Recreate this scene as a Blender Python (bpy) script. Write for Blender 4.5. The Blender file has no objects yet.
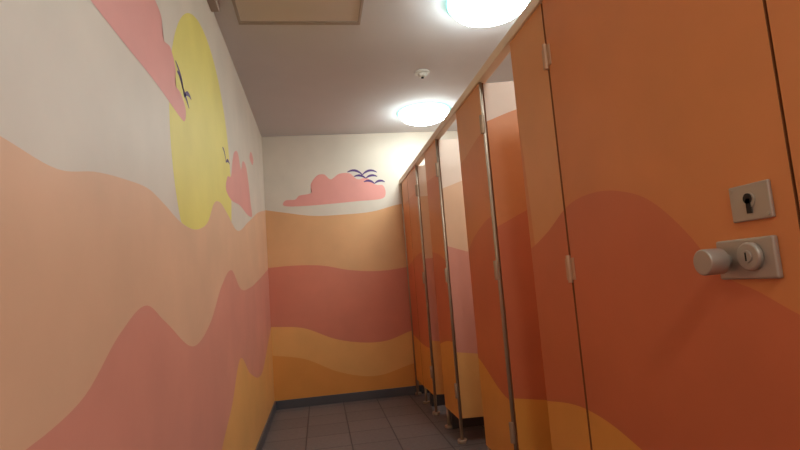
import bpy, bmesh, math, numpy as np
from mathutils import Matrix, Vector

XL, D, H, XB = -0.4542, 4.8565, 2.4724, 0.8184
YF = -1.6          # wall behind the camera
XR = 2.10          # outer wall of the cubicles

sc = bpy.context.scene
sc.view_settings.view_transform = 'Standard'

# ------------------------------------------------------------ materials
def lin(c):
    return tuple(((v/255)/12.92 if v/255 <= .04045 else ((v/255+.055)/1.055)**2.4) for v in c)

def paint(name, rgb, rough=.5, var=.06, scale=3.0, bump=.02, metal=0.0, spec=.5, bscale=60):
    m = bpy.data.materials.new(name); m.use_nodes = True
    nt = m.node_tree; b = nt.nodes['Principled BSDF']
    c = lin(rgb)
    geo = nt.nodes.new('ShaderNodeNewGeometry')
    n = nt.nodes.new('ShaderNodeTexNoise'); n.inputs['Scale'].default_value = scale
    n.inputs['Detail'].default_value = 5
    nt.links.new(geo.outputs['Position'], n.inputs['Vector'])
    r = nt.nodes.new('ShaderNodeValToRGB')
    r.color_ramp.elements[0].position = .3; r.color_ramp.elements[1].position = .7
    r.color_ramp.elements[0].color = (*[v*(1-var) for v in c], 1)
    r.color_ramp.elements[1].color = (*[min(1, v*(1+var)) for v in c], 1)
    nt.links.new(n.outputs['Fac'], r.inputs['Fac'])
    nt.links.new(r.outputs['Color'], b.inputs['Base Color'])
    b.inputs['Roughness'].default_value = rough
    b.inputs['Metallic'].default_value = metal
    b.inputs['Specular IOR Level'].default_value = spec
    if bump:
        n2 = nt.nodes.new('ShaderNodeTexNoise'); n2.inputs['Scale'].default_value = bscale
        nt.links.new(geo.outputs['Position'], n2.inputs['Vector'])
        bp = nt.nodes.new('ShaderNodeBump'); bp.inputs['Strength'].default_value = bump*4
        bp.inputs['Distance'].default_value = .002
        nt.links.new(n2.outputs['Fac'], bp.inputs['Height'])
        nt.links.new(bp.outputs['Normal'], b.inputs['Normal'])
    return m

W_WHITE = paint('paint_cream', (220, 205, 190))
W_PEACH = paint('paint_peach', (228, 180, 146))
W_PINK = paint('paint_coral', (221, 146, 126))
W_GOLD = paint('paint_gold', (234, 171, 100))
W_GOLD2 = paint('paint_deep_gold', (226, 150, 70))
B_PEACH = paint('paint_peach_end', (224, 168, 118))
B_PINK = paint('paint_coral_end', (214, 126, 100))
SUN = paint('paint_sun_yellow', (234, 216, 112))
CLOUD = paint('paint_cloud_pink', (232, 156, 146))
BIRD = paint('paint_bird_purple', (80, 40, 110), bump=0)
P_PALE = paint('door_pale_blush', (236, 206, 188), rough=.4)
P_TAN = paint('door_tan', (228, 158, 102), rough=.42)
P_ORANGE = paint('door_orange', (222, 138, 80), rough=.42)
P_RED = paint('door_terracotta', (213, 115, 74), rough=.42)
P_GOLD = paint('door_gold', (236, 164, 74), rough=.42)
EDGE = paint('door_edge_brown', (160, 96, 56), rough=.5)
RAIL = paint('rail_cream', (238, 212, 186), rough=.45)
METAL = paint('satin_steel', (182, 170, 158), rough=.48, metal=.6, var=.05, bump=0)
POST = paint('aluminium_post', (182, 158, 136), rough=.42, metal=.5, bump=0)
HINGE = paint('dulled_hinge_metal', (206, 162, 130), rough=.42, metal=.3, bump=0)
DARK = paint('dark_slot', (22, 18, 16), rough=.6, bump=0)
CEIL = paint('ceiling_paint', (214, 211, 214), rough=.85, var=.02)
HATCHM = paint('hatch_paint', (216, 204, 194), rough=.6, var=.02)
HFRAME = paint('hatch_frame', (168, 154, 142), rough=.5, var=.02)
PLASTIC = paint('white_plastic', (225, 222, 215), rough=.4, var=.02, bump=0)
SKIRT = paint('skirting_tile', (82, 80, 85), rough=.4, var=.1)

def tile_floor():
    m = bpy.data.materials.new('floor_tiles'); m.use_nodes = True
    nt = m.node_tree; b = nt.nodes['Principled BSDF']
    geo = nt.nodes.new('ShaderNodeNewGeometry')
    mp = nt.nodes.new('ShaderNodeMapping'); mp.inputs['Location'].default_value = (.154, .05, 0)
    nt.links.new(geo.outputs['Position'], mp.inputs['Vector'])
    br = nt.nodes.new('ShaderNodeTexBrick'); br.offset = 0; br.squash = 1
    br.inputs['Scale'].default_value = 1
    br.inputs['Brick Width'].default_value = .30; br.inputs['Row Height'].default_value = .30
    br.inputs['Mortar Size'].default_value = .0045; br.inputs['Mortar Smooth'].default_value = .2
    br.inputs['Color1'].default_value = (*lin((110, 99, 97)), 1)
    br.inputs['Color2'].default_value = (*lin((102, 92, 91)), 1)
    br.inputs['Mortar'].default_value = (*lin((60, 52, 52)), 1)
    nt.links.new(mp.outputs['Vector'], br.inputs['Vector'])
    n = nt.nodes.new('ShaderNodeTexNoise'); n.inputs['Scale'].default_value = 40
    nt.links.new(geo.outputs['Position'], n.inputs['Vector'])
    mx = nt.nodes.new('ShaderNodeMix'); mx.data_type = 'RGBA'; mx.blend_type = 'OVERLAY'
    mx.inputs[0].default_value = .25
    nt.links.new(br.outputs['Color'], mx.inputs[6]); nt.links.new(n.outputs['Fac'], mx.inputs[7])
    nt.links.new(mx.outputs[2], b.inputs['Base Color'])
    b.inputs['Roughness'].default_value = .5
    bp = nt.nodes.new('ShaderNodeBump'); bp.inputs['Strength'].default_value = .4
    bp.inputs['Distance'].default_value = .003; bp.invert = True
    nt.links.new(br.outputs['Fac'], bp.inputs['Height'])
    nt.links.new(bp.outputs['Normal'], b.inputs['Normal'])
    return m
FLOOR = tile_floor()

def glow_mat(name, col, st):
    m = bpy.data.materials.new(name); m.use_nodes = True
    b = m.node_tree.nodes['Principled BSDF']
    b.inputs['Base Color'].default_value = (.75, .9, .87, 1)
    b.inputs['Roughness'].default_value = .3
    b.inputs['Emission Color'].default_value = (*col, 1)
    b.inputs['Emission Strength'].default_value = st
    return m
GLOW = glow_mat('lamp_opal_glass', (.88, 1.0, .98), 34.5)
RIM = glow_mat('lamp_rim_halo', (.30, .95, .88), 4.0)  # lit lamp edge; its saturated cyan glow stands in for the halo

# ------------------------------------------------------------ mesh helpers
def finish(name, bm, mats, parent=None, smooth=False, recalc=True):
    if recalc: bmesh.ops.recalc_face_normals(bm, faces=bm.faces[:])
    me = bpy.data.meshes.new(name); bm.to_mesh(me); bm.free()
    for m in mats: me.materials.append(m)
    if smooth:
        for p in me.polygons: p.use_smooth = True
    o = bpy.data.objects.new(name, me); sc.collection.objects.link(o)
    if parent: o.parent = parent
    return o

def empty(name):
    e = bpy.data.objects.new(name, None); sc.collection.objects.link(e); return e

def box(name, lo, hi, mat, parent=None, bevel=0):
    bm = bmesh.new(); bmesh.ops.create_cube(bm, size=1)
    for v in bm.verts:
        v.co = Vector([(lo[i]+hi[i])/2+v.co[i]*(hi[i]-lo[i]) for i in range(3)])
    if bevel:
        bmesh.ops.bevel(bm, geom=bm.edges[:], offset=bevel, segments=3, affect='EDGES', profile=.5)
    return finish(name, bm, [mat], parent)

def cyl(name, p0, p1, r, mat, parent=None, seg=32, bevel=0, r2=None):
    p0, p1 = Vector(p0), Vector(p1); d = p1-p0
    bm = bmesh.new()
    bmesh.ops.create_cone(bm, cap_ends=True, segments=seg, radius1=r, radius2=r if r2 is None else r2, depth=d.length)
    if bevel:
        es = [e for e in bm.edges if abs(e.verts[0].co.z-e.verts[1].co.z) < 1e-6]
        bmesh.ops.bevel(bm, geom=es, offset=bevel, segments=3, affect='EDGES', profile=.5)
    M = Matrix.Translation((p0+p1)/2) @ d.to_track_quat('Z', 'Y').to_matrix().to_4x4()
    bm.transform(M)
    o = finish(name, bm, [mat], parent)
    for p in o.data.polygons: p.use_smooth = len(p.vertices) == 4
    return o

def curve(pts):
    pts = sorted(pts); xs = np.array([p[0] for p in pts]); zs = np.array([p[1] for p in pts])
    m = np.gradient(zs, xs)
    def f(s):
        if s <= xs[0]: return zs[0]
        if s >= xs[-1]: return zs[-1]
        i = int(np.searchsorted(xs, s)-1); h = xs[i+1]-xs[i]; t = (s-xs[i])/h
        return ((2*t**3-3*t*t+1)*zs[i]+(t**3-2*t*t+t)*h*m[i]+(-2*t**3+3*t*t)*zs[i+1]+(t**3-t*t)*h*m[i+1])
    return f

def panel(name, org, dr, nr, s0, s1, z0, z1, th, curves, mats, edge, parent=None, step=.02, recalc=True):
    """painted slab; front face split in mural bands bounded by curves (bottom to top)"""
    bm = bmesh.new(); n = max(2, int((s1-s0)/step)+1)
    S = np.linspace(s0, s1, n)
    allm = list(mats)+[edge]; ei = len(mats)
    cols = []
    for s in S:
        z = [z0]
        for c in curves: z.append(min(z1, max(z[-1], c(s))))
        z.append(z1)
        f = [bm.verts.new((org[0]+dr[0]*s, org[1]+dr[1]*s, q)) for q in z]
        b = [bm.verts.new((org[0]+dr[0]*s-nr[0]*th, org[1]+dr[1]*s-nr[1]*th, q)) for q in z]
        cols.append((f, b))
    def F(vs, mi):
        try:
            fc = bm.faces.new(vs); fc.material_index = mi
        except ValueError: pass
    for (f0, b0), (f1, b1) in zip(cols, cols[1:]):
        for k in range(len(f0)-1):
            F((f0[k], f1[k], f1[k+1], f0[k+1]), k)
            F((b1[k], b0[k], b0[k+1], b1[k+1]), k)
        F((f0[0], b0[0], b1[0], f1[0]), ei); F((f0[-1], f1[-1], b1[-1], b0[-1]), ei)
    for f, b in (cols[0], cols[-1]):
        for k in range(len(f)-1): F((f[k], f[k+1], b[k+1], b[k]), ei)
    bmesh.ops.dissolve_degenerate(bm, dist=1e-6, edges=bm.edges[:])
    return finish(name, bm, allm, parent)

def loop_smooth(pts, k=8):
    out = []; n = len(pts)
    for i in range(n):
        p = [np.array(pts[(i+j-1) % n]) for j in range(4)]
        for t in np.linspace(0, 1, k, endpoint=False):
            out.append(.5*((2*p[1])+(-p[0]+p[2])*t+(2*p[0]-5*p[1]+4*p[2]-p[3])*t*t+(-p[0]+3*p[1]-3*p[2]+p[3])*t**3))
    return out

def patch(name, mp, pts, mat, parent, smooth=True):
    if smooth: pts = loop_smooth(pts)
    bm = bmesh.new(); vs = [bm.verts.new(mp(*p)) for p in pts]
    f = bm.faces.new(vs); bmesh.ops.triangulate(bm, faces=[f], ngon_method='EAR_CLIP')
    return finish(name, bm, [mat], parent)

def stroke(bm, mp, pts, w):
    k = 10; P = []
    a, b, c = [np.array(p) for p in pts]
    for t in np.linspace(0, 1, k): P.append((1-t)**2*a+2*t*(1-t)*b+t*t*c)
    L = []
    for i, q in enumerate(P):
        d = P[min(i+1, k-1)]-P[max(i-1, 0)]; d = d/np.linalg.norm(d); nn = np.array([-d[1], d[0]])
        ww = w*(.25+.75*math.sin(math.pi*(i+.4)/(k-.2)))*.5
        L.append((bm.verts.new(mp(*(q+nn*ww))), bm.verts.new(mp(*(q-nn*ww)))))
    for (a0, b0), (a1, b1) in zip(L, L[1:]): bm.faces.new((a0, b0, b1, a1))

def bird(name, mp, strokes, parent, w=.014):
    bm = bmesh.new()
    for s in strokes: stroke(bm, mp, s, w)
    return finish(name, bm, [BIRD], parent)

# ------------------------------------------------------------ room shell
h1L = curve([(YF, 1.38), (-.6, 1.2), (.2, 1.34), (.83, 1.29), (1.01, 1.28), (1.16, 1.31), (1.33, 1.33), (1.53, 1.34), (1.67, 1.32), (1.84, 1.29),
             (2.14, 1.30), (2.30, 1.35), (2.44, 1.45), (2.60, 1.48), (2.75, 1.46), (3.06, 1.40), (3.6, 1.51), (4.2, 1.66), (4.86, 1.78)])
h2L = curve([(YF, .7), (0, .6), (.5, .72), (.89, .82), (.97, .83), (1.10, .86), (1.28, .96), (1.48, 1.02), (1.63, .97), (1.99, .86), (2.26, .92),
             (2.56, 1.08), (2.86, 1.16), (3.11, 1.07), (3.55, 1.07), (4.0, 1.12), (4.86, 1.24)])
h3L = curve([(YF, 0.1), (1.9, .1), (2.15, .24), (2.41, .38), (2.70, .50), (3.01, .68), (3.37, .55), (3.99, .45), (4.5, .6), (4.86, .72)])
wl = panel('wall_left', (XL, 0), (0, 1), (1, 0), YF, D, 0, H, .1, [h3L, h2L, h1L], [W_GOLD, W_PINK, W_PEACH, W_WHITE], W_WHITE, step=.025)
h1B = curve([(-.45, 1.78), (-.27, 1.745), (-.04, 1.705), (.24, 1.70), (.57, 1.72), (.74, 1.76), (1.2, 1.8), (2.1, 1.7)])
h2B = curve([(-.45, 1.25), (-.25, 1.255), (.04, 1.235), (.27, 1.18), (.6, 1.15), (.8, 1.165), (1.4, 1.25), (2.1, 1.2)])
h3B = curve([(-.45, .72), (-.17, .685), (.12, .56), (.31, .515), (.59, .507), (.8, .57), (2.1, .6)])
h4B = curve([(-.45, .47), (-.17, .41), (.12, .27), (.45, .2), (.83, .28), (2.1, .3)])
wb = panel('wall_back', (0, D), (1, 0), (0, -1), XL-.1, XR+.1, 0, H, .1, [h4B, h3B, h2B, h1B], [W_GOLD2, W_GOLD, B_PINK, B_PEACH, W_WHITE], W_WHITE, step=.025)
panel('wall_right', (XR, 0), (0, 1), (-1, 0), YF, D, 0, H, .1, [curve([(YF, 1.7), (1, 1.8), (3, 1.65), (D, 1.75)])], [W_PEACH, W_WHITE], W_WHITE, step=.1)
panel('wall_front', (0, YF), (1, 0), (0, 1), XL-.1, XR+.1, 0, H, .1, [curve([(-.5, 1.3), (.4, 1.5), (2, 1.4)])], [W_PEACH, W_WHITE], W_WHITE, step=.1)
box('floor', (XL-.1, YF-.1, -.08), (XR+.1, D+.1, 0), FLOOR)
box('ceiling', (XL-.1, YF-.1, H), (XR+.1, D+.1, H+.08), CEIL)
box('baseboard_left', (XL, YF, 0), (XL+.012, D, .075), SKIRT, bevel=.002)
box('baseboard_back', (XL+.012, D-.012, 0), (XR, D, .075), SKIRT, bevel=.002)
box('baseboard_right', (XR-.012, YF, 0), (XR, D-.012, .075), SKIRT, bevel=.002)

# mural motifs, painted on the walls
mL = lambda off: (lambda s, z: (XL+off, s, z))
mB = lambda off: (lambda s, z: (s, D-off, z))
cy, cz, cr = 2.345, 1.63, .60
top = []; bot = []
for t in np.linspace(-1, 1, 81):
    s = cy+cr*math.sin(t*math.pi/2); hh = math.sqrt(max(0, cr*cr-(s-cy)**2))
    zt = cz+hh; zb = max(cz-hh, h1L(s)+.0005)
    if zt > zb: top.append((s, zt)); bot.append((s, zb))
patch('mural_sun', mL(.0003), top+bot[::-1], SUN, wl, smooth=False)
patch('mural_cloud_large', mL(.0006), [(1.02, 1.69), (1.3, 1.685), (1.6, 1.685), (1.88, 1.67), (1.95, 1.68), (1.965, 1.73), (1.90, 1.765), (1.83, 1.77), (1.84, 1.83),
      (1.78, 1.88), (1.70, 1.87), (1.68, 1.94), (1.58, 1.96), (1.50, 1.93), (1.44, 2.02), (1.30, 2.05), (1.20, 1.96), (1.10, 1.95), (1.03, 1.86), (.95, 1.78), (.95, 1.70)], CLOUD, wl)
patch('mural_cloud_small', mL(.0006), [(2.78, 1.58), (2.84, 1.66), (2.96, 1.69), (3.03, 1.79), (3.12, 1.87), (3.26, 1.90), (3.37, 1.82), (3.47, 1.90), (3.62, 1.90), (3.72, 1.80), (3.78, 1.68), (3.84, 1.585), (3.6, 1.56), (3.25, 1.57), (2.95, 1.55)], CLOUD, wl)
patch('mural_cloud_streak', mL(.0006), [(3.85, 2.02), (3.95, 2.09), (4.08, 2.06), (4.0, 2.0)], CLOUD, wl)
bird('mural_bird', mL(.001), [((1.84, 1.86), (1.93, 1.84), (1.95, 1.77)), ((1.95, 1.77), (2.0, 1.82), (2.06, 1.80)), ((1.92, 1.80), (1.96, 1.79), (2.02, 1.75)), ((1.86, 1.83), (1.9, 1.84), (1.95, 1.78))], wl, .018)
bird('mural_bird_small', mL(.001), [((2.72, 1.79), (2.79, 1.79), (2.81, 1.73)), ((2.81, 1.73), (2.86, 1.77), (2.93, 1.75))], wl, .018)
patch('mural_cloud_end', mB(.0006), [(-.28, 1.81), (-.27, 1.86), (-.18, 1.865), (-.14, 1.90), (-.03, 1.92), (-.03, 2.0), (.03, 2.08), (.10, 2.09), (.16, 2.04), (.24, 2.09), (.34, 2.09), (.41, 2.03),
      (.50, 2.04), (.58, 1.97), (.65, 1.96), (.67, 1.88), (.62, 1.83), (.40, 1.82), (.2, 1.81), (-.1, 1.80)], CLOUD, wb)
def gull(cx, cz, w, h):
    return [((cx-w, cz+h*.4), (cx-w*.45, cz+h*1.3), (cx, cz-h*.3)), ((cx, cz-h*.3), (cx+w*.5, cz+h*1.2), (cx+w, cz+h*.1))]
bird('mural_birds', mB(.001), gull(.46, 2.085, .14, .045)+gull(.49, 2.045, .11, .03)+gull(.57, 1.99, .10, .03), wb, .022)

# ------------------------------------------------------------ cubicles
row = empty('toilet_cubicle_framework')
hR = curve([(YF, 1.1), (-.5, 1.3), (.3, .9), (.6, .86), (.80, .92), (.88, .96), (.97, 1.0), (1.04, 1.08), (1.16, 1.18), (1.29, 1.23), (1.44, 1.25), (1.57, 1.24),
            (1.78, 1.16), (1.95, 1.12), (2.3, 1.3), (2.6, 1.25), (3.0, 1.08), (3.5, 1.2), (4.2, 1.25), (4.86, 1.15)])
hG = curve([(YF, .4), (.3, .2), (.9, .33), (1.2, .50), (1.34, .54), (1.48, .57), (1.61, .58), (1.94, .54), (2.33, .46), (2.8, .60), (3.4, .62), (4.1, .5), (4.86, .55)])
hT = curve([(YF, 3), (1.60, 3), (1.61, 1.62), (1.92, 1.66), (2.33, 1.72), (2.8, 1.66), (3.3, 1.72), (4.86, 1.75)])
hT_door = curve([(YF, 3), (D, 3)])
ZB, ZT, TH = .14, 1.958, .022
part = ((XB, 0), (0, 1), (-1, 0))

def pilaster(s0, s1):
    o = panel('pilaster_panel', *part, s0, s1, ZB, ZT, TH, [hG, hR, hT], [P_GOLD, P_RED, P_ORANGE, P_TAN], EDGE, parent=row)
    for k, y in enumerate((s0+.02, s1-.02) if s1-s0 > .15 else ((s0+s1)/2,)):
        cyl(f'foot_post_{k+1}', (XB+TH/2, y, .006), (XB+TH/2, y, ZB+.01), .011, POST, o, 16)
        cyl(f'foot_flange_{k+1}', (XB+TH/2, y, 0), (XB+TH/2, y, .018), .030, POST, o, 24, bevel=.004)
    return o

def hinge(parent, y, z, k, inward=0):
    x = XB-.006
    cyl(f'hinge_barrel_{k}', (x, y, z-.045), (x, y, z+.045), .008, HINGE, parent, 16, bevel=.001)
    box(f'hinge_leaf_{k}a', (XB-.004, y-.028, z-.036), (XB, y-.002, z+.036), HINGE, parent, .0008)
    box(f'hinge_leaf_{k}b', (XB-.004, y+.007, z-.036), (XB, y+.030, z+.036), HINGE, parent, .0008)

# closed doors (nearest ones)
d1 = panel('door_1', *part, .775, 1.606, ZB, ZT, TH, [hG, hR, hT_door], [P_GOLD, P_RED, P_ORANGE, P_TAN], EDGE)
hinge(d1, 1.613, 1.76, 1); hinge(d1, 1.613, 1.03, 2); hinge(d1, 1.613, .32, 3)
box('door_stop', (XB+TH, 1.58, ZB), (XB+TH+.016, 1.66, ZT), EDGE, d1)
box('latch_stop', (XB+TH, .74, ZB), (XB+TH+.016, .79, ZT), EDGE, d1)
d0 = panel('door_5', *part, -.36, .47, ZB, ZT, TH, [hG, hR, hT_door], [P_GOLD, P_RED, P_ORANGE, P_TAN], EDGE)
hinge(d0, .477, 1.76, 1); hinge(d0, .477, 1.03, 2)
p0 = pilaster(.480, .768); pilaster(YF, -.37)
pilaster(1.618, 1.92)
pilaster(2.335, 2.775)
pilaster(3.31, 3.69)
pilaster(4.06, 4.47)
pilaster(4.80, D)

# open doors, hinged on the far post and swung into the cubicle
def open_door(y, width, ang, curves, mats, k):
    a = math.radians(ang)             # 0 = closed (towards camera), 90 = fully open
    dr = (math.sin(a), -math.cos(a)); nr = (-math.cos(a), -math.sin(a))
    hx, hy = XB+.012, y-.008
    o = panel(f'door_{k}', (hx, hy), dr, nr, .004, width, ZB+.01, ZT-.008, .02, curves, mats, EDGE)
    cyl('edge_post', (XB+.004, y, .02), (XB+.004, y, ZT), .0075, POST, o, 16)
    cyl('post_flange', (XB+.004, y, 0), (XB+.004, y, .02), .028, POST, o, 24, bevel=.004)
    for i, z in enumerate((1.75, 1.05, .32)):
        cyl(f'hinge_barrel_{i+1}', (XB-.004, y, z-.045), (XB-.004, y, z+.045), .012, POST, o, 16, bevel=.001)
        box(f'hinge_plate_{i+1}', (XB-.003, y+.006, z-.036), (XB+.001, y+.036, z+.036), POST, o, .0006)
    return o
c = curve
open_door(2.332, .40, 80, [c([(0, .47), (.4, .42)]), c([(0, 1.25), (.2, 1.34), (.4, 1.4)]), c([(0, 1.76), (.12, 1.80), (.4, 1.86)])], [P_GOLD, P_RED, P_ORANGE, P_PALE], 2)
open_door(3.305, .50, 84, [c([(0, .56), (.4, .50)]), c([(0, 1.24), (.2, 1.18), (.4, 1.2)]), c([(0, 1.62), (.2, 1.68), (.4, 1.7)])], [W_GOLD, W_PINK, W_PEACH, P_PALE], 3)  # mural bands in lighter wall paints, putting the cubicle light into the colour
open_door(4.055, .34, 75, [c([(0, .56), (.4, .50)]), c([(0, 1.2), (.4, 1.2)]), c([(0, 1.70), (.4, 1.7)])], [W_GOLD, W_PINK, W_PEACH, P_PALE], 4)
d5 = panel('door_6', *part, 4.48, 4.79, ZB, ZT, TH, [hG, hR, hT], [P_GOLD, P_RED, P_ORANGE, P_TAN], EDGE)
cyl('edge_post', (XB-.004, 4.795, .0), (XB-.004, 4.795, ZT), .0075, POST, d5, 16)

# dividers between cubicles
for y in (.62, 1.76, 2.60, 3.66, 4.35):
    dv = panel('divider_panel', (0, y), (1, 0), (0, -1), XB+TH+.002, XR, ZB, ZT, .02, [c([(.8, .5), (2.1, .6)]), c([(.8, 1.2), (2.1, 1.1)]), c([(.8, 1.7), (2.1, 1.75)])], [W_GOLD, W_PINK, W_PEACH, W_WHITE], EDGE, parent=row)
    box('plinth', (XB+TH+.004, y-.03, 0), (XR-.014, y+.03, ZB), SKIRT, dv, .002)

# head rail running over all the doors
hr = box('head_rail', (XB-.010, YF, ZT), (XB+TH+.012, D, ZT+.045), RAIL, parent=row, bevel=.004)

# ------------------------------------------------------------ lock hardware on the near door
def plate(name, y0, y1, z0, z1, t, mat, parent, bev=.004):
    return box(name, (XB-t, y0, z0), (XB, y1, z1), mat, parent, bev)
lk = plate('keyhole_escutcheon', .815, .908, 1.094, 1.164, .008, METAL, d1, .003)
x = XB-.008
cyl('keyhole_ring', (x, .862, 1.133), (x-.002, .862, 1.133), .015, METAL, d1, 32, bevel=.0006)
cyl('keyhole_top', (x-.0012, .862, 1.136), (x-.0034, .862, 1.136), .0100, DARK, d1, 24)
box('keyhole_slot', (x-.0034, .857, 1.108), (x-.0005, .867, 1.136), DARK, d1)
for i, (yy, zz) in enumerate(((.900, 1.156), (.823, 1.102))):
    cyl(f'escutcheon_screw_{i+1}', (x, yy, zz), (x-.0015, yy, zz), .0035, METAL, d1, 16, bevel=.0005)
plate('lock_backplate', .818, .957, .984, 1.062, .012, METAL, d1, .004)
x = XB-.012
cyl('lock_cylinder_boss', (x, .868, 1.027), (x-.012, .868, 1.027), .027, METAL, d1, 40, bevel=.004)
cyl('lock_cylinder_core', (x-.012, .868, 1.027), (x-.015, .868, 1.027), .012, METAL, d1, 32, bevel=.001)
box('lock_key_slot', (x-.0158, .8665, 1.019), (x-.0145, .8695, 1.035), DARK, d1)
cyl('knob_neck', (x, .932, 1.022), (x-.02, .932, 1.022), .014, METAL, d1, 32)
cyl('knob', (x-.014, .932, 1.022), (x-.056, .932, 1.022), .026, METAL, d1, 48, bevel=.003)

# ------------------------------------------------------------ ceiling fittings
def dome(name, cx, cy_, r=.205):
    e = empty(name)
    cyl('lamp_base', (cx, cy_, H), (cx, cy_, H-.024), r+.016, RIM, e, 64, bevel=.006)
    bm = bmesh.new(); N = 64; rings = []
    prof = [(r, -.018), (r*.995, -.032), (r*.96, -.05), (r*.88, -.066), (r*.74, -.08), (r*.55, -.09), (r*.3, -.097), (r*.1, -.099)]
    for pr, pz in prof:
        rings.append([bm.verts.new((cx+pr*math.cos(2*math.pi*i/N), cy_+pr*math.sin(2*math.pi*i/N), H+pz)) for i in range(N)])
    for a, b in zip(rings, rings[1:]):
        for i in range(N): bm.faces.new((a[i], a[(i+1) % N], b[(i+1) % N], b[i]))
    bm.faces.new(rings[-1])
    finish('lamp_diffuser', bm, [GLOW], e, smooth=True)
dome('ceiling_lamp', .97, 4.25); dome('ceiling_lamp', .965, 2.47); dome('ceiling_lamp', .96, .82); dome('ceiling_lamp', .30, -.75)  # last lamp is unseen, added to brighten the left wall and near door

sd = cyl('smoke_detector', (.79, 3.41, H), (.79, 3.41, H-.014), .052, PLASTIC, None, 40, bevel=.003)
cyl('sensor_head', (.79, 3.41, H-.012), (.79, 3.41, H-.038), .036, PLASTIC, sd, 40, bevel=.006, r2=.024)
cyl('sensor_tip', (.79, 3.41, H-.038), (.79, 3.41, H-.046), .010, DARK, sd, 24)

hatch = box('ceiling_access_hatch', (-.33, 2.13, H-.006), (.29, 2.72, H), HATCHM, None, .001)
for i, (a, b) in enumerate((((-.345, 2.70), (.305, 2.735)), ((-.345, 2.115), (.305, 2.135)), ((-.345, 2.135), (-.33, 2.70)), ((.29, 2.135), (.305, 2.70)))):
    box(f'hatch_frame_{i+1}', (a[0], a[1], H-.010), (b[0], b[1], H-.0005), HFRAME, hatch, .001)
box('cable_trunking_box', (XL, 2.30, H-.035), (XL+.04, 2.56, H), HFRAME, None, .003)

# ------------------------------------------------------------ world + camera
w = bpy.data.worlds.new('world'); sc.world = w; w.use_nodes = True
w.node_tree.nodes['Background'].inputs[0].default_value = (.5, .45, .42, 1)
w.node_tree.nodes['Background'].inputs[1].default_value = .1

yaw, pitch, roll = .1602, .1093, -.0774
cyw, syw, cp, sp = math.cos(yaw), math.sin(yaw), math.cos(pitch), math.sin(pitch)
f = Vector((syw*cp, cyw*cp, sp)); r = Vector((cyw, -syw, 0)); u = r.cross(f)
r2 = r*math.cos(roll)+u*math.sin(roll); u2 = u*math.cos(roll)-r*math.sin(roll)
M = Matrix((( r2.x, u2.x, -f.x, 0), (r2.y, u2.y, -f.y, 0), (r2.z, u2.z, -f.z, 1.0295), (0, 0, 0, 1)))
cam = bpy.data.cameras.new('camera'); co = bpy.data.objects.new('camera', cam); sc.collection.objects.link(co)
cam.sensor_width = 36; cam.lens = 36*520/800; cam.clip_start = .02
co.matrix_world = M
sc.camera = co
